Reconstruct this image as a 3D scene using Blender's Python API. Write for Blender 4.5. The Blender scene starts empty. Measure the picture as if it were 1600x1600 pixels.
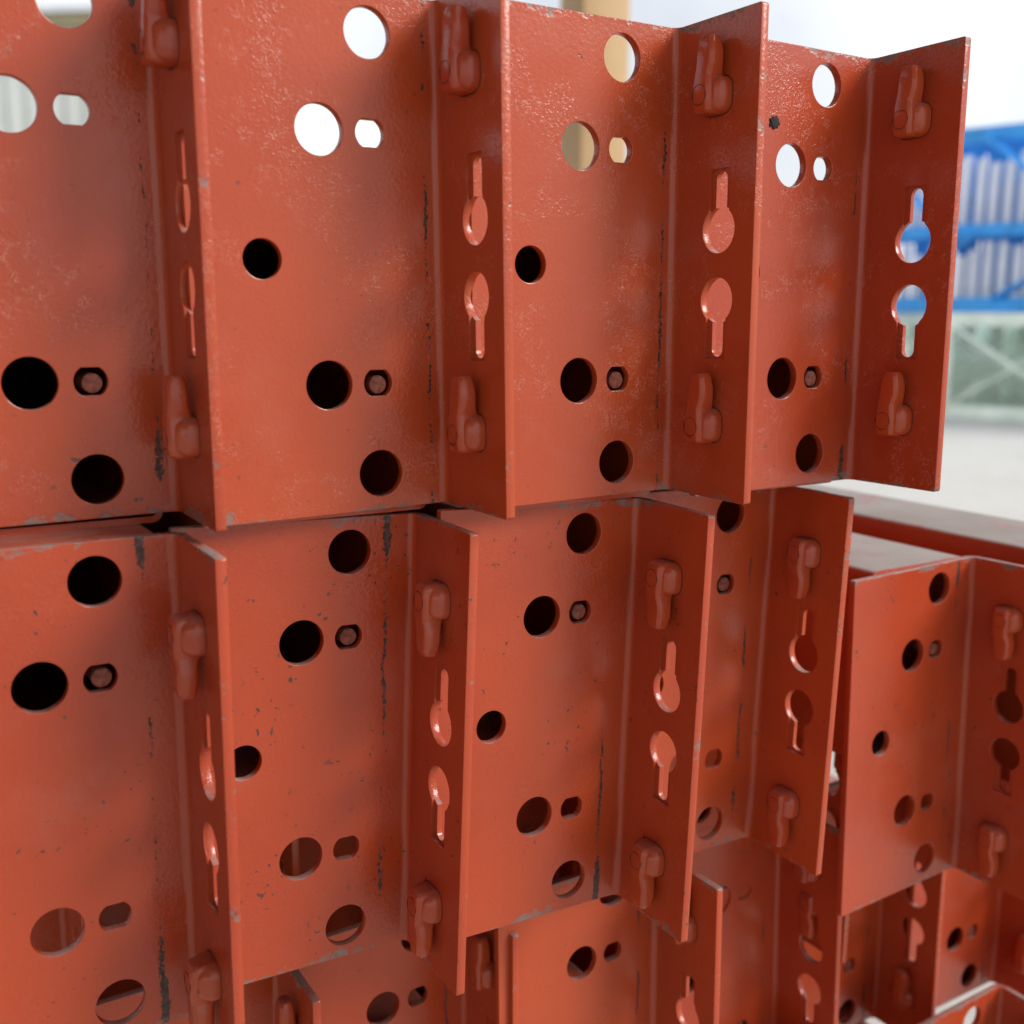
import bpy, bmesh, math, random
from mathutils import Vector, Matrix, Euler
random.seed(7)
scn = bpy.context.scene
COL = scn.collection
PI = math.pi
CAMZ = 0.75                      # lens height above the yard floor
YAW = 0.55378                    # heading of the stacked beams

# ------------------------------------------------------------------ camera
cam = bpy.data.cameras.new('camera'); camo = bpy.data.objects.new('camera', cam); COL.objects.link(camo)
scn.camera = camo
cam.sensor_width = 36; cam.lens = 36 * 1688.68 / 1600
cam.clip_start = .02; cam.clip_end = 500
cp, cr = 0.17987, 0.00858
c, s = math.cos(cp), math.sin(cp); cx, sx = math.cos(cr), math.sin(cr)
up0 = Vector((0, s, c)); fw = Vector((0, c, -s)); rt0 = Vector((1, 0, 0))
rt = cx * rt0 + sx * up0; up = -sx * rt0 + cx * up0
camo.matrix_world = Matrix(((rt.x, up.x, -fw.x, 0), (rt.y, up.y, -fw.y, 0), (rt.z, up.z, -fw.z, CAMZ), (0, 0, 0, 1)))
cam.dof.use_dof = True; cam.dof.focus_distance = .47; cam.dof.aperture_fstop = 8.0

# ------------------------------------------------------------------ sky, sun, exposure
SUN_AZ, SUN_EL = math.radians(103), math.radians(33)     # azimuth clockwise from +Y (the view direction)
wd = bpy.data.worlds.new('World'); scn.world = wd; wd.use_nodes = True
nt = wd.node_tree; N = nt.nodes; L = nt.links
bg = N['Background']
sky = N.new('ShaderNodeTexSky'); sky.sky_type = 'NISHITA'; sky.sun_disc = False
sky.sun_elevation = SUN_EL; sky.sun_rotation = SUN_AZ; sky.dust_density = 2.0; sky.air_density = 1.0
tc = N.new('ShaderNodeTexCoord'); nz = N.new('ShaderNodeTexNoise'); nz.inputs['Scale'].default_value = 2.2; nz.inputs['Detail'].default_value = 6
L.new(tc.outputs['Generated'], nz.inputs['Vector'])
cr_ = N.new('ShaderNodeValToRGB'); cr_.color_ramp.elements[0].position = .36; cr_.color_ramp.elements[1].position = .62
cr_.color_ramp.elements[0].color = (.60, .60, .60, 1); cr_.color_ramp.elements[1].color = (1, 1, 1, 1)
L.new(nz.outputs['Fac'], cr_.inputs['Fac'])
mx = N.new('ShaderNodeMixRGB'); mx.inputs[2].default_value = (10.3, 10.6, 11.1, 1)   # even cloud layer over the blue
L.new(cr_.outputs['Color'], mx.inputs[0]); L.new(sky.outputs['Color'], mx.inputs[1]); L.new(mx.outputs[0], bg.inputs['Color'])
bg.inputs['Strength'].default_value = .05
sun = bpy.data.lights.new('sun', 'SUN'); suno = bpy.data.objects.new('sun', sun); COL.objects.link(suno)
scn.cycles.max_bounces = 6; scn.cycles.diffuse_bounces = 4; scn.cycles.glossy_bounces = 3
sun.energy = 1.5; sun.angle = math.radians(25); sun.color = (1, .965, .92)
sd = Vector((math.sin(SUN_AZ) * math.cos(SUN_EL), math.cos(SUN_AZ) * math.cos(SUN_EL), math.sin(SUN_EL)))
suno.rotation_euler = sd.to_track_quat('Z', 'Y').to_euler(); suno.location = sd * 20
scn.view_settings.view_transform = 'Standard'; scn.view_settings.look = 'None'
scn.view_settings.gamma = 1; scn.view_settings.exposure = 1.08
scn.view_settings.use_curve_mapping = False

# ------------------------------------------------------------------ material helpers
class NT:
    def __init__(self, name):
        self.m = bpy.data.materials.new(name); self.m.use_nodes = True
        self.t = self.m.node_tree; self.bsdf = self.t.nodes['Principled BSDF']
    def put(self, sock, v):
        if hasattr(v, 'is_output'): self.t.links.new(v, sock)
        else: sock.default_value = v
    def math(self, op, a, b=0.0, c=0.0, clamp=False):
        n = self.t.nodes.new('ShaderNodeMath'); n.operation = op; n.use_clamp = clamp
        self.put(n.inputs[0], a); self.put(n.inputs[1], b); self.put(n.inputs[2], c); return n.outputs[0]
    def coord(self, k='Object'): return self.t.nodes.new('ShaderNodeTexCoord').outputs[k]
    def vadd(self, a, b, op='ADD'):
        n = self.t.nodes.new('ShaderNodeVectorMath'); n.operation = op; self.put(n.inputs[0], a); self.put(n.inputs[1], b); return n.outputs[0]
    def rand(self): return self.t.nodes.new('ShaderNodeObjectInfo').outputs['Random']
    def sep(self, v):
        n = self.t.nodes.new('ShaderNodeSeparateXYZ'); self.put(n.inputs[0], v); return n.outputs
    def noise(self, v, scale, detail=3, rough=.55, dist=0):
        n = self.t.nodes.new('ShaderNodeTexNoise'); self.put(n.inputs['Vector'], v)
        n.inputs['Scale'].default_value = scale; n.inputs['Detail'].default_value = detail
        n.inputs['Roughness'].default_value = rough; n.inputs['Distortion'].default_value = dist; return n.outputs['Fac']
    def step(self, v, a, b):                  # smooth ramp a..b -> 0..1
        n = self.t.nodes.new('ShaderNodeMapRange'); n.interpolation_type = 'SMOOTHSTEP'
        self.put(n.inputs[0], v); self.put(n.inputs[1], a); self.put(n.inputs[2], b); return n.outputs[0]
    def mix(self, f, a, b):
        n = self.t.nodes.new('ShaderNodeMixRGB'); self.put(n.inputs[0], f); self.put(n.inputs[1], a); self.put(n.inputs[2], b); return n.outputs[0]
    def bump(self, h, strength, dist, normal=None):
        n = self.t.nodes.new('ShaderNodeBump'); self.put(n.inputs['Height'], h); n.inputs['Strength'].default_value = strength
        n.inputs['Distance'].default_value = dist
        if normal is not None: self.put(n.inputs['Normal'], normal)
        return n.outputs[0]
    def out(self, col, rough, normal=None, metal=0.0, spec=.5):
        b = self.bsdf; self.put(b.inputs['Base Color'], col); self.put(b.inputs['Roughness'], rough)
        if normal is not None: self.put(b.inputs['Normal'], normal)
        self.put(b.inputs['Metallic'], metal); self.put(b.inputs['Specular IOR Level'], spec); return self.m

RED_A = (.43, .066, .016, 1); RED_B = (.395, .059, .0155, 1); STEEL = (.17, .15, .14, 1); GRIME = (.018, .016, .015, 1)

def red_paint(name, streak_u=None, worms=0.0, specks=0.5, dust=.6, th=.705):
    n = NT(name); co = n.coord(); r = n.rand()
    off = n.t.nodes.new('ShaderNodeCombineXYZ'); n.put(off.inputs[0], n.math('MULTIPLY', r, 3.1)); n.put(off.inputs[1], n.math('MULTIPLY', r, 7.7)); n.put(off.inputs[2], n.math('MULTIPLY', r, 5.3))
    P = n.vadd(co, off.outputs[0]); x, y, z = n.sep(co)
    col = n.mix(n.step(n.noise(P, 14, 3), .35, .68), RED_A, RED_B)
    col = n.mix(n.math('MULTIPLY', n.step(n.noise(P, 55, 5), .52, .75), .25), col, (.42, .080, .035, 1))
    hv = n.t.nodes.new('ShaderNodeHueSaturation'); n.put(hv.inputs['Color'], col); n.put(hv.inputs['Value'], n.math('MULTIPLY_ADD', r, .08, .93)); n.put(hv.inputs['Hue'], n.math('MULTIPLY_ADD', r, .003, .4955)); col = hv.outputs[0]
    peel = n.noise(P, 560, 2, .5)
    h = n.math('MULTIPLY', peel, .5)
    rough = n.math('MULTIPLY_ADD', n.noise(P, 22, 4, .65), .30, .08)
    fine = n.noise(P, 1500, 2)
    h = n.math('ADD', h, n.math('MULTIPLY', fine, .12))
    nrm_geo = n.t.nodes.new('ShaderNodeNewGeometry')
    if worms:
        f1 = n.noise(P, 260, 2, .6, 1.6)
        line = n.math('SUBTRACT', 1.0, n.step(n.math('ABSOLUTE', n.math('SUBTRACT', f1, .5)), .004, .022))
        m = n.step(n.noise(P, 26, 3), .45, .60)
        m2 = n.step(n.noise(P, 120, 2), .46, .56)
        wm = n.math('MULTIPLY', n.math('MULTIPLY', line, m), m2)
        col = n.mix(n.math('MULTIPLY', wm, worms * .34), col, (.74, .33, .25, 1))
        h = n.math('ADD', h, n.math('MULTIPLY', wm, .4))
        # crusty, roughly sprayed patches
        h = n.math('ADD', h, n.math('MULTIPLY', n.math('MULTIPLY', n.step(n.noise(P, 700, 2), .5, .72), m), .35))
    # chips down to dark primer
    sp = n.math('MULTIPLY', n.step(n.noise(P, 330, 2), th, th + .02), n.step(n.noise(P, 33, 2), .44, .6))
    col = n.mix(n.math('MULTIPLY', sp, specks), col, (.05, .035, .03, 1))
    ch = n.math('MULTIPLY', n.step(n.noise(P, 95, 3, .6), .735, .75), .85)
    col = n.mix(ch, col, (.06, .045, .038, 1)); h = n.math('SUBTRACT', h, n.math('MULTIPLY', ch, .6))
    # rubbed film
    col = n.mix(n.math('MULTIPLY', n.step(n.noise(P, 9, 5, .65), .56, .74), .10), col, (.45, .25, .19, 1))
    if streak_u is not None:
        front = n.math('LESS_THAN', n.math('ABSOLUTE', y), .0012)
        wob = n.math('MULTIPLY_ADD', n.noise(P, 40, 2), .004, -.002)
        d = n.math('ABSOLUTE', n.math('ADD', n.math('SUBTRACT', x, streak_u), wob))
        cz = n.t.nodes.new('ShaderNodeCombineXYZ'); n.put(cz.inputs[2], z); n.put(cz.inputs[0], n.math('MULTIPLY', r, 9.0))
        along = n.noise(cz.outputs[0], 30, 2)
        wdt = n.math('MULTIPLY', n.step(along, .42, .60), n.math('MULTIPLY_ADD', n.step(n.math('ABSOLUTE', z), .06, .092), .0010, .0013))
        edge = n.math('MULTIPLY', n.math('SUBTRACT', n.noise(P, 700, 3, .7), .40), .006)
        st = n.math('MULTIPLY', n.step(n.math('SUBTRACT', n.math('SUBTRACT', wdt, d), n.math('MAXIMUM', edge, -.0005)), -.0001, .0003), front)
        stc = n.mix(n.step(n.noise(P, 500, 3), .4, .65), (.012, .009, .008, 1), (.055, .042, .034, 1))
        col = n.mix(n.math('MULTIPLY', st, .93), col, stc)
        h = n.math('SUBTRACT', h, n.math('MULTIPLY', st, .8))
        rough = n.math('ADD', rough, n.math('MULTIPLY', st, .3))
        # scuffed bare steel along the cut top and bottom edges and the free edge
        az = n.math('ABSOLUTE', z)
        e1 = n.math('MULTIPLY_ADD', n.noise(P, 38, 4, .7), .026, -.0155)
        sc = n.step(n.math('SUBTRACT', n.math('ADD', az, e1), .0962), -.0004, .0016)
        e2 = n.math('MULTIPLY_ADD', n.noise(P, 46, 4, .75), .014, -.0082)
        sc2 = n.step(n.math('SUBTRACT', n.math('ADD', n.math('MULTIPLY', y, -1), e2), .0502), -.0002, .001)
        sc = n.math('MULTIPLY', n.math('MAXIMUM', sc, sc2), n.step(n.noise(P, 260, 3), .40, .56))
        col = n.mix(n.math('MULTIPLY', sc, .8), col, n.mix(n.noise(P, 160, 3), (.10, .075, .06, 1), (.24, .21, .19, 1)))
        rough = n.math('ADD', rough, n.math('MULTIPLY', sc, .25))
        h = n.math('SUBTRACT', h, n.math('MULTIPLY', sc, .5))
    if dust:
        nz_ = n.sep(nrm_geo.outputs['Normal'])[2]
        du = n.math('MULTIPLY', n.step(nz_, .6, .95), n.math('MULTIPLY', n.step(n.noise(P, 45, 5, .7), .28, .62) if dust < .9 else n.step(n.noise(P, 35, 5, .7), .22, .45), dust))
        col = n.mix(du, col, n.mix(n.noise(P, 18, 4), (.25, .22, .20, 1), (.44, .41, .39, 1)))
        rough = n.math('MAXIMUM', rough, n.math('MULTIPLY', du, .9))
    nr = n.bump(h, .36, .0006)
    return n.out(col, rough, nr, 0, .5)

M_T = red_paint('red_paint_scuffed', -.0065, 1.0, .5)
M_S = red_paint('red_paint_chipped', -.013, .12, .9, th=.675)
M_U = red_paint('red_paint_low', -.012, .1, .6)
M_HOOK = red_paint('red_paint_hook', None, 0, .55, .25)
M_TUBE = red_paint('red_paint_dusty', None, 0, .5, .97)
M_TUBE2 = red_paint('red_paint_tube', None, 0, .5, .3)

def plain(name, col, rough=.6, var=.2, scale=8, metal=0., spec=.4, bump=0.):
    n = NT(name); P = n.coord()
    f = n.noise(P, scale, 5, .6)
    cl = n.mix(n.step(f, .3, .7), tuple(v * (1 - var) for v in col) + (1,), tuple(min(1, v * (1 + var)) for v in col) + (1,))
    nr = n.bump(n.noise(P, scale * 6, 4), bump, .01) if bump else None
    return n.out(cl, rough, nr, metal, spec)
M_GRIME_SHADE = plain('grime_and_gap_shade', (.02, .017, .018), .9, .3, 300)  # black for lump and rivet marks, and for shade painted round the hooks
M_BLUE = plain('blue_paint', (.045, .33, .80), .45, .18, 5)
M_GREEN = plain('pale_green_paint', (.78, .90, .79), .5, .15, 5)
M_GALV = plain('galvanised', (.88, .88, .90), .4, .05, 9, 0)
M_TAN = plain('tan_paint', (.52, .34, .17), .55, .1, 3)
M_WALL = plain('white_cladding', (.70, .72, .68), .5, .06, 2)
M_TRIM = plain('eave_trim', (.34, .29, .17), .6, .1, 3)
M_ROOF = plain('pale_roof', (.74, .76, .78), .5, .06, 2)
M_RUF = plain('roof_underside', (.30, .29, .27), .7, .1, 2)
M_BLOCK = plain('light_block_grey', (.22, .22, .21), .6, .1, 2)  # dull grey for the added light-blocking sheets
M_WOOD = plain('timber', (.26, .18, .11), .8, .3, 14, bump=.3)
def concrete():
    n = NT('concrete'); P = n.coord()
    a = n.noise(P, .7, 6, .6); b = n.noise(P, 9, 5, .6)
    cl = n.mix(n.step(a, .3, .7), (.50, .49, .455, 1), (.58, .57, .535, 1))
    cl = n.mix(n.math('MULTIPLY', n.step(b, .5, .75), .35), cl, (.40, .385, .35, 1))
    return n.out(cl, .85, n.bump(n.noise(P, 60, 5), .25, .01), 0, .3)
M_CONC = concrete()

# ------------------------------------------------------------------ object helpers
def link(o, parent=None):
    COL.objects.link(o)
    if parent is not None: o.parent = parent
    return o
def mesh_obj(name, me, mat, parent=None):
    o = bpy.data.objects.new(name, me)
    if mat is not None and not me.materials: me.materials.append(mat)
    return link(o, parent)
def tag(o, label=None, cat=None, group=None, kind=None):
    if label: o['label'] = label
    if cat: o['category'] = cat
    if group: o['group'] = group
    if kind: o['kind'] = kind
    return o
def empty(name, mat=Matrix(), parent=None):
    o = bpy.data.objects.new(name, None); o.empty_display_size = .05; link(o, parent); o.matrix_world = mat; return o
def finish(bm, name, smooth=30):
    me = bpy.data.meshes.new(name); bmesh.ops.recalc_face_normals(bm, faces=bm.faces)
    bm.to_mesh(me); bm.free()
    if smooth:
        me.shade_smooth(); me.set_sharp_from_angle(angle=math.radians(smooth))
    return me
def box_bm(x0, x1, y0, y1, z0, z1, bev=0, bm=None):
    b = bmesh.new(); bmesh.ops.create_cube(b, size=1)
    for v in b.verts: v.co = Vector(((x0 + x1) / 2 + v.co.x * (x1 - x0), (y0 + y1) / 2 + v.co.y * (y1 - y0), (z0 + z1) / 2 + v.co.z * (z1 - z0)))
    if bev: bmesh.ops.bevel(b, geom=b.edges[:], offset=bev, segments=2, affect='EDGES', profile=.5)
    if bm is None: return b
    t = bpy.data.meshes.new('t'); b.to_mesh(t); b.free(); bm.from_mesh(t); bpy.data.meshes.remove(t); return bm
def box(name, mat, parent, *d, bev=0): return mesh_obj(name, finish(box_bm(*d, bev=bev), name), mat, parent)
def bar(name, mat, parent, a, b, w, d, bev=.003):       # square bar from a to b
    a, b = Vector(a), Vector(b); ln = (b - a).length
    bm = box_bm(-w / 2, w / 2, -d / 2, d / 2, 0, ln, bev)
    q = (b - a).to_track_quat('Z', 'Y')
    bm.transform(Matrix.Translation(a) @ q.to_matrix().to_4x4())
    return mesh_obj(name, finish(bm, name), mat, parent)

# ------------------------------------------------------------------ ground
g = bmesh.new(); bmesh.ops.create_grid(g, x_segments=2, y_segments=2, size=150)
tag(mesh_obj('ground', finish(g, 'ground', 0), M_CONC), kind='structure')

# ------------------------------------------------------------------ the end plate of a rack beam (unfolded, then bent)
MM = .001
RI, TH, FACE, FLAN = 3.6, 4.0, 103.0, 50.0
LB = RI * PI / 2
def circ(cxx, cyy, r, n=44): return [(cxx + r * math.cos(2 * PI * i / n), cyy + r * math.sin(2 * PI * i / n)) for i in range(n)]
def slot(cxx, cyy, r, hh, n=12):
    a0 = math.asin(hh / r); p = []
    for i in range(n + 1): a = -a0 + 2 * a0 * i / n; p.append((cxx + r * math.cos(a), cyy + r * math.sin(a)))
    for i in range(n + 1): a = PI - a0 + 2 * a0 * i / n; p.append((cxx + r * math.cos(a), cyy + r * math.sin(a)))
    return p
def keyhole(cxx, cyy, r, hw, end, n=36):
    a0 = math.asin(hw / r); p = []
    for i in range(n + 1):
        a = PI / 2 + a0 + (2 * PI - 2 * a0) * i / n; p.append((cxx + r * math.cos(a), cyy + r * math.sin(a)))
    for i in range(9):
        a = PI * i / 8; p.append((cxx + hw * math.cos(a), end - hw + hw * math.sin(a)))
    return p
def rrect(x0, x1, y0, y1, r, n=5):
    p = []
    for (ccx, ccy, a) in ((x1 - r, y1 - r, 0), (x0 + r, y1 - r, 90), (x0 + r, y0 + r, 180), (x1 - r, y0 + r, 270)):
        for i in range(n + 1): t = math.radians(a + 90 * i / n); p.append((ccx + r * math.cos(t), ccy + r * math.sin(t)))
    return p
def plate_mesh():
    S = lambda u: u + RI                     # face
    F = lambda w: LB + w - RI                # flange
    loops = [rrect(S(-FACE), F(FLAN), -100, 100, 1.2)]
    for sg in (1, -1):
        loops += [circ(S(-29.5), 85 * sg, 9.5), circ(S(-50.5), 48.2 * sg, 9.6), slot(S(-29.6), 48.2 * sg, 6.1, 5.2)]
        k = keyhole(F(29), 14.6, 9.6, 3.3, 38.4)
        loops.append(k if sg > 0 else [(a, -b) for a, b in k])
    loops.append(circ(S(-75.2), 0, 7.5))
    cu = bpy.data.curves.new('t', 'CURVE'); cu.dimensions = '2D'; cu.fill_mode = 'BOTH'
    b = .35; cu.bevel_depth = b; cu.bevel_resolution = 1; cu.extrude = TH / 2 - b; cu.offset = -b
    for lp in loops:
        sp = cu.splines.new('POLY'); sp.points.add(len(lp) - 1); sp.use_cyclic_u = True
        for pt, (a, bb) in zip(sp.points, lp): pt.co = (a, bb, 0, 1)
    co = bpy.data.objects.new('t', cu); COL.objects.link(co)
    dg = bpy.context.evaluated_depsgraph_get()
    me = bpy.data.meshes.new_from_object(co.evaluated_get(dg)); bpy.data.objects.remove(co)
    bm = bmesh.new(); bm.from_mesh(me); bmesh.ops.remove_doubles(bm, verts=bm.verts, dist=.01)
    bmesh.ops.recalc_face_normals(bm, faces=bm.faces); bm.to_mesh(me); bm.free()
    # shallow pressed pockets around the keyhole slots (cut from the hook side)
    ob = bpy.data.objects.new('t', me); COL.objects.link(ob)
    for sg in (1, -1):
        a0, a1 = sorted((16 * sg, 39.4 * sg))
        cm = bpy.data.meshes.new('c'); cb = box_bm(F(23), F(35.2), a0, a1, TH / 2 - 1.5, TH / 2 + 3)
        es = [e for e in cb.edges if abs(e.verts[0].co.z - e.verts[1].co.z) > 1]
        bmesh.ops.bevel(cb, geom=es, offset=1.0, segments=3, affect='EDGES', profile=.5)
        bmesh.ops.recalc_face_normals(cb, faces=cb.faces); cb.to_mesh(cm); cb.free()
        cut = bpy.data.objects.new('c', cm); COL.objects.link(cut)
        md = ob.modifiers.new('b', 'BOOLEAN'); md.operation = 'DIFFERENCE'; md.solver = 'EXACT'; md.object = cut
    dg = bpy.context.evaluated_depsgraph_get(); dg.update()
    me2 = bpy.data.meshes.new_from_object(ob.evaluated_get(dg))
    for o in [o for o in COL.objects if o.name.startswith('c') and o.name != 'camera' or o is ob]: bpy.data.objects.remove(o)
    bm = bmesh.new(); bm.from_mesh(me2)
    bmesh.ops.triangulate(bm, faces=[f for f in bm.faces if len(f.verts) > 4])
    for i in range(0, 10):
        bmesh.ops.bisect_plane(bm, geom=bm.verts[:] + bm.edges[:] + bm.faces[:], plane_co=(LB * i / 9, 0, 0), plane_no=(1, 0, 0), dist=1e-4)
    bm.normal_update(); flat = {f for f in bm.faces if abs(f.normal.z) > .9999}
    for e in bm.edges:
        lf = e.link_faces; e.smooth = not (len(lf) != 2 or ((lf[0] in flat) != (lf[1] in flat)) or e.calc_face_angle(0) > math.radians(28))
    for f in bm.faces: f.smooth = True
    for v in bm.verts:
        sv, vv, nn = v.co.x, v.co.y, v.co.z - TH / 2
        if sv <= 0: u, w = sv - RI, nn
        elif sv < LB: a = sv / RI; u, w = -RI + (RI - nn) * math.sin(a), RI - (RI - nn) * math.cos(a)
        else: u, w = -nn, RI + sv - LB
        v.co = Vector((u, -w, vv)) * MM
    me = bpy.data.meshes.new('end_plate'); bmesh.ops.recalc_face_normals(bm, faces=bm.faces); bm.to_mesh(me); bm.free(); return me
PLATE = plate_mesh()

def flipped(me, name):
    bm = bmesh.new(); bm.from_mesh(me)
    for v in bm.verts: v.co.z *= -1
    bmesh.ops.reverse_faces(bm, faces=bm.faces)
    m2 = bpy.data.meshes.new(name); bm.to_mesh(m2); bm.free(); return m2

def hook_mesh():
    # levels: v, w0, w1, h0, h1 (h stands off the flange towards -u)
    LV = [(-7.4, -3.4, 4.6, -.5, 8.2), (-6.2, -4.3, 5.6, -.5, 9.8), (-3, -4.5, 5.9, -.5, 10.4), (2, -4.4, 5.9, -.5, 10.4), (6.2, -4.2, 5.4, -.5, 10.2),
          (7.8, -4.0, 5.2, .2, 10.0), (9.4, -3.8, 5.9, 1.2, 9.9), (12.5, -3.3, 6.9, 1.8, 9.8), (17, -3.1, 7.0, 2.0, 9.9), (21, -2.7, 6.1, 2.4, 9.4), (22.8, -1.9, 5.2, 3.0, 8.7)]
    bm = bmesh.new(); rings = []
    for v, w0, w1, h0, h1 in LV:
        ch = min(1.5, (w1 - w0) * .28, (h1 - h0) * .28)
        pts = [(w0 + ch, h0), (w1 - ch, h0), (w1, h0 + ch), (w1, h1 - ch), (w1 - ch, h1), (w0 + ch, h1), (w0, h1 - ch), (w0, h0 + ch)]
        rings.append([bm.verts.new((-h * MM, -w * MM, v * MM)) for w, h in pts])
    for a, b in zip(rings, rings[1:]):
        for i in range(8): bm.faces.new((a[i], a[(i + 1) % 8], b[(i + 1) % 8], b[i]))
    bm.faces.new(rings[0]); bm.faces.new(rings[-1])
    # root pad swelling out of the flange
    prof = [(1.0, -.5), (1.0, 2.6), (.965, 4.0), (.90, 5.4), (.80, 6.8), (.66, 7.9)]
    pr = []
    for k, hh in prof:
        ring = []
        for i in range(32):
            a = 2 * PI * i / 32; ca, sa = math.cos(a), math.sin(a); e = .62
            ring.append(bm.verts.new((-hh * MM, -(0.3 + 9.2 * k * math.copysign(abs(ca) ** e, ca)) * MM, (.2 + 7.6 * k * math.copysign(abs(sa) ** e, sa)) * MM)))
        pr.append(ring)
    for a, b in zip(pr, pr[1:]):
        for i in range(32): bm.faces.new((a[i], a[(i + 1) % 32], b[(i + 1) % 32], b[i]))
    bm.faces.new(pr[-1])
    bmesh.ops.recalc_face_normals(bm, faces=bm.faces)
    es = [e for e in bm.edges if len(e.link_faces) == 2 and e.calc_face_angle(0) > .5]
    bmesh.ops.bevel(bm, geom=es, offset=.45 * MM, segments=2, affect='EDGES', profile=.5, clamp_overlap=True)
    return finish(bm, 'hook', 17)
HOOK = hook_mesh()
def ring_mesh(name, pts_in, pts_out, u0, u1):
    bm = bmesh.new(); n = len(pts_in)
    A = [bm.verts.new((u1, -a * MM, b * MM)) for a, b in pts_in]; B = [bm.verts.new((u1, -a * MM, b * MM)) for a, b in pts_out]
    A0 = [bm.verts.new((u0, -a * MM, b * MM)) for a, b in pts_in]; B0 = [bm.verts.new((u0, -a * MM, b * MM)) for a, b in pts_out]
    for i in range(n):
        j = (i + 1) % n
        bm.faces.new((A[i], A[j], B[j], B[i])); bm.faces.new((A0[i], B0[i], B0[j], A0[j]))
        bm.faces.new((B[i], B[j], B0[j], B0[i])); bm.faces.new((A[i], A0[i], A0[j], A[j]))
    return finish(bm, name)
def sq(kw, kv, off=0):
    p = []
    for i in range(40):
        a = 2 * PI * i / 40; ca, sa = math.cos(a), math.sin(a); e = .62
        p.append((.3 + (kw + off) * math.copysign(abs(ca) ** e, ca), .2 + (kv + off) * math.copysign(abs(sa) ** e, sa)))
    return p
SEAM_SHADE = ring_mesh('seam_shade', sq(9.2, 7.6, -.4), sq(9.2, 7.6, .32), .0004, -.00012)  # dark ring painting in the shade of the gap around the hook pad
RIV = ring_mesh('rivet_mark', circ(0, 0, 3.9, 32), circ(0, 0, 4.12, 32), -.0100, -.01041)
SEAM_SHADE_F, RIV_F, HOOK_F, PLATE_F = flipped(SEAM_SHADE, 'seam_shade'), flipped(RIV, 'rivet_mark'), flipped(HOOK, 'hook'), flipped(PLATE, 'end_plate')
for m_ in (SEAM_SHADE, RIV, SEAM_SHADE_F, RIV_F): m_.materials.append(M_GRIME_SHADE)
for m_ in (HOOK, HOOK_F): m_.materials.append(M_HOOK)
def plate_copy(me, mat):
    m2 = me.copy(); m2.materials.clear(); m2.materials.append(mat); return m2
PL = {'T': plate_copy(PLATE, M_T), 'S': plate_copy(PLATE_F, M_S), 'U': plate_copy(PLATE, M_U)}

TW0, TW1 = -86.0, -4.5
def tube_mesh(length, hh=115):
    bm = bmesh.new(); y0, y1 = .0042, length
    outer = rrect(TW0, TW1, 0, hh, 4, 4); inner = rrect(TW0 + 2.5, TW1 - 2.5, 2.5, hh - 2.5, 2, 4); n = len(outer)
    R = [[bm.verts.new((a * MM, y, b * MM)) for a, b in lp] for y in (y0, y1) for lp in (outer, inner)]
    o0, i0, o1, i1 = R
    for i in range(n):
        j = (i + 1) % n
        bm.faces.new((o0[i], o0[j], o1[j], o1[i])); bm.faces.new((i0[i], i1[i], i1[j], i0[j]))
        bm.faces.new((o0[i], i0[i], i0[j], o0[j])); bm.faces.new((o1[i], o1[j], i1[j], i1[i]))
    return finish(bm, 'box_section', 30)
TUBE = tube_mesh(2.6); TUBE.materials.append(M_TUBE2)
TUBE_D = tube_mesh(2.6); TUBE_D.materials.append(M_TUBE)
TUBE_H = tube_mesh(2.6, 150); TUBE_H.materials.append(M_TUBE)
def pin_mesh():
    bm = bmesh.new(); prof = [(0, 0), (3.3, 0), (3.65, .25), (3.75, .8), (3.75, 12)]; R = []
    for r, d in prof[1:]: R.append([bm.verts.new((r * MM * math.cos(2 * PI * i / 24), d * MM, r * MM * math.sin(2 * PI * i / 24))) for i in range(24)])
    bm.faces.new(R[0])
    for a, b in zip(R, R[1:]):
        for i in range(24): bm.faces.new((a[i], a[(i + 1) % 24], b[(i + 1) % 24], b[i]))
    bm.faces.new(R[-1]); return finish(bm, 'lock_pin', 40)
PIN = pin_mesh(); PIN.materials.append(plain('pin_dirty', (.20, .055, .035), .75, .5, 420, bump=.2))

POSE = {'T1': (-.13208, .41911, .02295, -.00644, -.00227, -.0089), 'T2': (-.03012, .45408, .02142, -.00505, -.00786, -.01792),
 'T3': (.07046, .49336, .02161, .00624, -.00122, -.01346), 'T4': (.16863, .53891, .02037, .01446, -.00859, -.00502),
 'S1': (-.12662, .39816, -.1816, .00589, .0013, -.00044), 'S2': (-.04488, .45698, -.1839, -.00966, .00897, .02707),
 'S3': (.05625, .49721, -.18326, -.01837, .0052, .02498), 'S4': (.13538, .56097, -.18497, .00009, .01557, .01639),
 'S5': (.27694, .62912, -.23901, .01284, -.01193, -.02257), 'U1': (-.11778, .5, -.41825, 0, 0, 0),
 'U2': (-.02361, .54885, -.41443, .00808, -.00853, -.00311), 'U3': (.08389, .55982, -.39347, -.00464, -.01165, -.01097),
 'U4': (.17571, .64653, -.40587, -.00106, -.02131, -.01472), 'U5': (.27586, .73786, -.42002, -.00317, -.00915, -.00432),
 'U6': (.37908, .76935, -.41069, -.0051, -.00315, -.0029), 'V1': (.34416, .68408, -.55794, .01365, -.00119, -.00337)}
UV = Vector((math.cos(YAW), math.sin(YAW), 0)); WV = Vector((math.sin(YAW), -math.cos(YAW), 0))
def at(u, w, z): return UV * u + WV * w + Vector((0, 0, z + CAMZ))
pw = at(.678, -.32, -.2335) - Vector((0, 0, CAMZ)); POSE['W1'] = (pw.x, pw.y, pw.z, 0, 0, 0)
pw = at(.497, -.460, -.295) - Vector((0, 0, CAMZ)); POSE['X1'] = (pw.x, pw.y, pw.z, 0, 0, 0)
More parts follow.
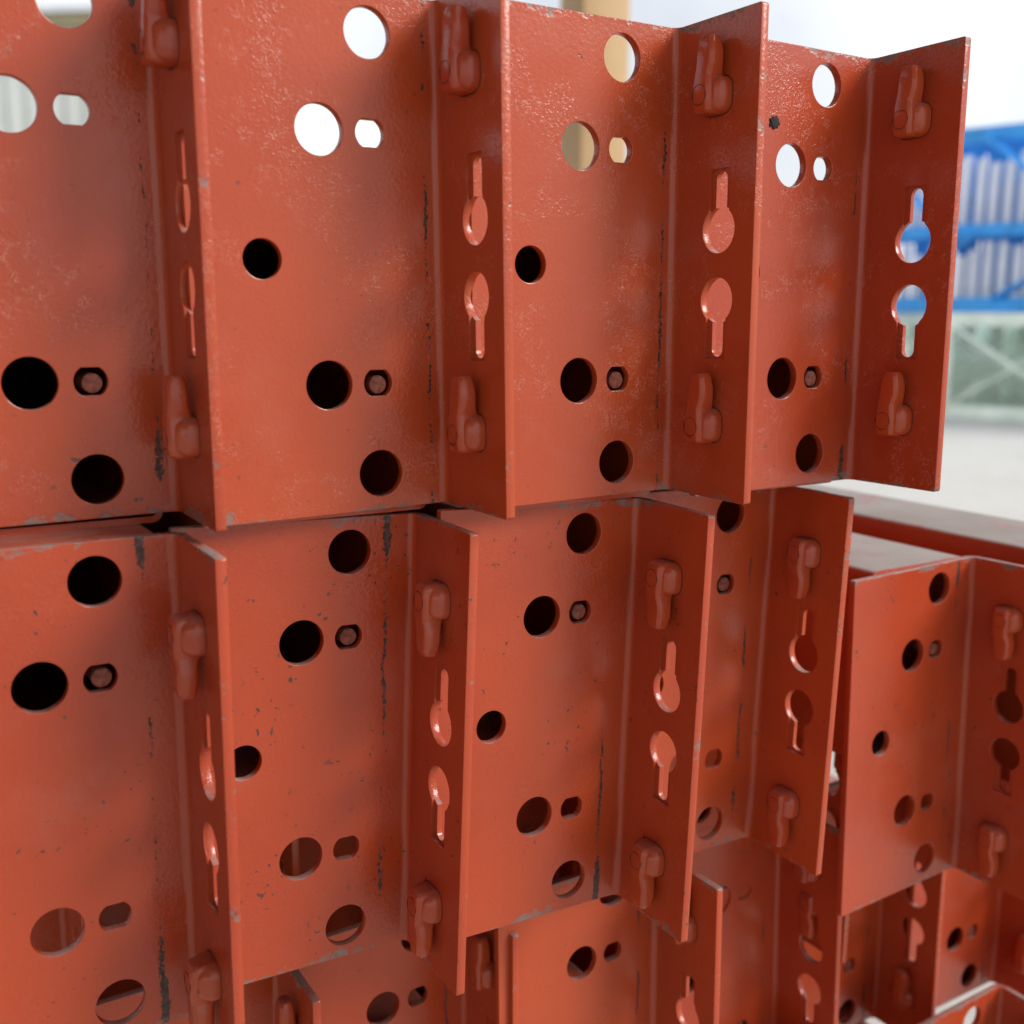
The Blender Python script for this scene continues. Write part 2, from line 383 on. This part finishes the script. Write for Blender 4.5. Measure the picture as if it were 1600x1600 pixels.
for i, uu in enumerate((.075, .185, .295, .395)):
    p_ = at(uu, -.56 - .012 * (i % 2), -.295) - Vector((0, 0, CAMZ)); POSE['X%d' % (i + 2)] = (p_.x, p_.y, p_.z, 0, 0, 0)
for i, uu in enumerate((.20, .33, .46)):
    p_ = at(uu, -.47, -.558) - Vector((0, 0, CAMZ)); POSE['V%d' % (i + 2)] = (p_.x, p_.y, p_.z, 0, 0, 0)
TUBE_Z = {'T': -.0815, 'S': -.1965, 'U': -.515, 'V': -.662, 'X': -.3115}        # underside of the box section in each layer
def rack_beam(key, label):
    x, y, z, ya, pi_, ro = POSE[key]; row = key[0]
    style = {'T': 'T', 'S': 'S', 'U': 'U', 'V': 'U', 'W': 'S', 'X': 'S'}[row]; fl = -1 if style == 'S' else 1
    Rm = (Matrix.Rotation(YAW + ya, 4, 'Z') @ Matrix.Rotation(pi_, 4, 'X') @ Matrix.Rotation(ro, 4, 'Y'))
    M = Matrix.Translation((x, y, z + CAMZ)) @ Rm
    root = empty('racking_crossbar', M)
    tag(root, label, 'racking crossbar', 'stacked red rack beams')
    mesh_obj('end_plate', PL[style], None, root)
    for cv in (68.0, -68.0):
        h = mesh_obj('hook', HOOK if fl > 0 else HOOK_F, None, root); h.location = (0, -.0256, cv * MM)
        mesh_obj('seam_shade', SEAM_SHADE if fl > 0 else SEAM_SHADE_F, None, h); rm = mesh_obj('rivet_mark', RIV if fl > 0 else RIV_F, None, h); rm.location = (0, -.0006, -.0002 * fl)
    p = mesh_obj('lock_pin', PIN, None, root); p.location = (-.0289, .0020, -.0489 if fl > 0 else .0476)
    tz = {'S5': -.254, 'W1': -.2835}.get(key, TUBE_Z.get(row))
    fp = mesh_obj('end_plate', PL[style], None, root)
    fp.matrix_local = M.inverted() @ Matrix.Translation((x, y, z + CAMZ)) @ Matrix.Rotation(YAW, 4, 'Z') @ Matrix.Translation((0, 2.6045, 0)) @ Matrix.Translation((-.084, 0, 0)) @ Matrix.Rotation(PI, 4, 'Z')
    t = mesh_obj('box_section', {'S5': TUBE_D, 'W1': TUBE_H}.get(key, TUBE), None, root)
    t.matrix_local = M.inverted() @ Matrix.Translation((x, y, tz + CAMZ)) @ Matrix.Rotation(YAW, 4, 'Z')
    return root
LBL = {
 'T1': 'red rack beam of the top layer with pale ribbed wall showing through its upper holes',
 'T2': 'red rack beam of the top layer with only sky showing through its upper holes',
 'T3': 'red rack beam of the top layer with the tan post showing through its upper holes',
 'T4': 'outermost red rack beam of the top layer, blue racking showing through its keyholes',
 'S1': 'red beam with hooks pointing down, right under the top beam backed by ribbed wall',
 'S2': 'red beam with hooks pointing down, second from the inner end of the middle layer',
 'S3': 'red beam with hooks pointing down, under the top beam that frames the tan post',
 'S4': 'red beam with hooks pointing down, set back at the outer end under the top layer',
 'S5': 'red beam with hooks pointing down and dusty top, standing free beside the main stack',
 'W1': 'dusty topped red beam lying beyond the free standing beam at the outer side',
 'X1': 'red beam set back in shadow between the middle layer and the free standing beam',
 'U1': 'red beam of the lower layer at its inner end, only its flange corner showing',
 'U2': 'red beam of the lower layer under the gap between first two middle beams',
 'U3': 'red beam of the lower layer with its flange corner beside the third middle beam',
 'U4': 'red beam of the lower layer, tall flange between set back beam and free standing beam',
 'U5': 'red beam of the lower layer passing directly beneath the free standing beam',
 'U6': 'red beam at the outer end of the lower layer behind the bright edged bottom plate',
 'V1': 'lowest red beam with a bright bare metal top edge at the outer side',
}
roots = {k: rack_beam(k, LBL[k]) for k in LBL}
sb = bmesh.new(); bmesh.ops.create_icosphere(sb, subdivisions=3, radius=1)       # dried black lump on one of the top plates
for v in sb.verts:
    k_ = 1 + .25 * math.sin(v.co.x * 9 + v.co.z * 5) + random.uniform(-.12, .12); v.co = Vector((v.co.x * .0030 * k_, v.co.y * .0007, v.co.z * .0026 * k_))
sc_ = mesh_obj('paint_scab', finish(sb, 'paint_scab', 60), M_GRIME_SHADE, roots['T4']); sc_.location = (-.0625, -.0002, .0655); sc_['label'] = 'dried black lump'
for k in ('X2', 'X3', 'X4', 'X5'): rack_beam(k, 'dim red beam glimpsed through the lower holes of the middle layer')
for k in ('V2', 'V3', 'V4'): rack_beam(k, 'red beam of the bottom layer hidden under the lower layer')

# ------------------------------------------------------------------ cross bearers that carry the layers (deep inside the stack)
RZ = Matrix.Rotation(YAW, 4, 'Z')
def bearer(name, label, mat, u0, u1, w, z0, z1, wd_=.09, cat='bearer', grp='timbers between the layers'):
    o = mesh_obj(name, finish(box_bm(u0, u1, -wd_ / 2, wd_ / 2, 0, z1 - z0, .004), name), mat)
    P = WV * w; o.location = (P.x, P.y, z0 + CAMZ); o.rotation_euler = (0, 0, YAW)
    return tag(o, label, cat, grp)
for k, w in enumerate((-1.0, -2.7)):
    wh = ('near the hooked ends', 'near the far ends')[k]
    bearer('timber_bearer', 'timber lying on the floor under the bottom beams ' + wh, M_WOOD, .08, .80, w, -.75, -.662)
    bearer('timber_bearer', 'thin timber lath over the bottom beams ' + wh, M_WOOD, .08, .80, w, -.547, -.515)
    bearer('timber_bearer', 'square timber lying across the lower layer ' + wh, M_WOOD, .04, .80, w, -.400, -.3115)
    bearer('timber_bearer', 'timber packing under the free standing beam ' + wh, M_WOOD, .505, .562, w, -.3115, -.254)
    bearer('timber_bearer', 'timber packing under the dusty topped outer beam ' + wh, M_WOOD, .60, .68, w, -.3115, -.2835)

# ------------------------------------------------------------------ open-sided canopy over the stack, on tan posts
cn = empty('yard_canopy', Matrix.Translation((.285, 4.19, 0)))
tag(cn, 'open sided yard canopy on tan square steel posts over the stack', 'canopy')
ROOF_Z = 3.5
for k, (px_, py_) in enumerate(((0, 0), (-4.4, 0), (0, -9.5), (-4.4, -9.5))):
    p = box('post', M_TAN, cn, -.095, .095, -.095, .095, .015, ROOF_Z, bev=.006); p.location = (px_, py_, 0); p.rotation_euler = (0, 0, math.radians(24))
    q = box('base_plate', M_TAN, p, -.15, .15, -.15, .15, .0, .0149, bev=.002)
box('roof', M_RUF, cn, -4.9, .75, -10.2, .8, ROOF_Z + .002, ROOF_Z + .06)
for k in range(7): box('side_sheet', M_BLOCK, cn, -4.6, -4.57, -10.0 + k, -9.002 + k, 0.02, ROOF_Z)  # unseen sheets, added to cut the light from the front left

# ------------------------------------------------------------------ ribbed shed
sh = empty('ribbed_shed', Matrix.Translation((-6.6, 9.2, 0)) @ Matrix.Rotation(math.radians(-6), 4, 'Z'))
tag(sh, 'pale ribbed metal shed wall with brown eave seen through the top beam', 'shed')
def sheet(x0, x1, z1):
    bm = bmesh.new(); xs = []; x = x0; pitch = .16
    while x < x1 - 1e-6:
        xs += [(x, 0), (x + .085, 0), (x + .10, -.028), (x + .135, -.028), (x + .15, 0)]; x += pitch
    lo = [bm.verts.new((a, b, 0)) for a, b in xs]; hi = [bm.verts.new((a, b, z1)) for a, b in xs]
    lb = [bm.verts.new((a, b + .004, 0)) for a, b in xs]; hb = [bm.verts.new((a, b + .004, z1)) for a, b in xs]
    for i in range(len(xs) - 1):
        bm.faces.new((lo[i], lo[i + 1], hi[i + 1], hi[i])); bm.faces.new((lb[i], hb[i], hb[i + 1], lb[i + 1])); bm.faces.new((hi[i], hi[i + 1], hb[i + 1], hb[i]))
    return finish(bm, 'wall_sheet', 20)
for i in range(5): mesh_obj('wall_sheet', sheet(i * .96, i * .96 + .96, 2.90), M_WALL, sh)
box('side_wall', M_WALL, sh, 4.79, 4.82, .01, 4, 0, 2.9)
box('eave_trim', M_TRIM, sh, -.05, 4.9, -.12, .02, 2.90, 2.98)
rf = box('roof', M_ROOF, sh, -.05, 4.9, -.15, 4.2, 2.982, 3.03)

# ------------------------------------------------------------------ stacked racking frames beyond the yard
RD = Vector((.74, -.67, 0)).normalized(); RB = Vector((RD.y * -1, RD.x, 0))
ang = math.atan2(RD.y, RD.x); ROOT = Vector((3.38, 8.39, 0))
def rack_frame(name, label, grp, cat, mat, off, z0, ht, rail, mids, brace_w, x0, x1, bay, phase, zz):
    r = empty(name, Matrix.Translation(ROOT + RB * off + Vector((0, 0, z0))) @ Matrix.Rotation(ang, 4, 'Z')); tag(r, label, cat, grp)
    d = .05
    box('rail', mat, r, x0, x1, -d / 2, d / 2, 0, rail, bev=.006); box('rail', mat, r, x0, x1, -d / 2, d / 2, ht - rail, ht, bev=.006)
    for m_ in mids: box('rail', mat, r, x0, x1, -d / 2 + .004, d / 2 - .004, m_, m_ + rail * .8, bev=.006)
    box('end_post', mat, r, x0 - rail * .8, x0, -d / 2, d / 2, 0, ht, bev=.006)
    levels = [0] + [m_ for m_ in mids] + [ht - rail]
    for lv, (a, b) in enumerate(zip(levels, levels[1:])):
        a = a + rail * (1 if lv == 0 else .8); x = x0 + phase
        while x < x1:
            xe = min(x + bay, x1)
            if zz in ('x', 'd'): bar('brace', mat, r, (x, -.012, b), (xe, -.012, a), brace_w, .02)
            if zz in ('x', 'u'): bar('brace', mat, r, (x, .012, a), (xe, .012, b), brace_w, .02)
            x += bay
    return r
ORD = ['first', 'second', 'third', 'fourth', 'fifth', 'sixth']
for i in range(6):
    r = rack_frame('green_rack_frame', 'pale green cross braced racking frame, %s row back from the yard, on the floor' % ORD[i],
               'green racking frames', 'rack frame', M_GREEN, -.02 + i * .17, 0, .80, .10, [], .085, 0 - i * .05 - .9 * (i > 0), 2.6, .95, -.12 * i, 'x')
    if i > 3:
        for k in range(16): box('upright', M_GREEN, r, -.9 + k * .22 + .07 * i, -.9 + k * .22 + .07 * i + .11, -.02, .02, .102, .698)
for i in range(4):
    r = rack_frame('blue_rack_frame', 'bright blue racking frame, %s row back from the yard, on the green frames' % ORD[i],
               'blue racking frames', 'rack frame', M_BLUE, i * .2, .803, 1.34, .11, [.56], .1, -.75 - .1 * i, 2.6, 1.15, -.75 + .12 * i, 'none')
    if i == 0:
        for k in range(3):
            x_ = -.85 + k * 1.0 + .18 * i
            bar('brace', M_BLUE, r, (x_, -.012, 1.25), (x_ + .72, -.03, .65), .19, .02); bar('brace', M_BLUE, r, (x_ + .1, .012, .09), (x_ + .95, -.03, .57), .19, .02)
    elif i > 1:
        for k in range(18): box('upright', M_BLUE, r, -.7 + k * .18 + .09 * i, -.7 + k * .18 + .09 * i + .13, -.02, .02, .09, 1.25)
for i in range(22):
    for tier, (zb, hh) in enumerate(((.803 + .112, .43), (.803 + .56 + .09, .55))):
        x = -.5 + i * .105 + random.uniform(-.012, .012)
        if random.random() < .12: continue
        o = mesh_obj('steel_upright', finish(box_bm(-.034, .034, -.02, .02, 0, hh - random.uniform(0, .12), .004), 'steel_upright'), M_GALV)
        o.matrix_world = Matrix.Translation(ROOT + RD * x + RB * .2 + Vector((0, 0, zb))) @ Matrix.Rotation(ang, 4, 'Z')
        tag(o, ('pale steel upright on the bottom rail of the blue racking', 'pale steel upright on the middle rail of the blue racking')[tier], 'upright', 'pale uprights among the blue racking')
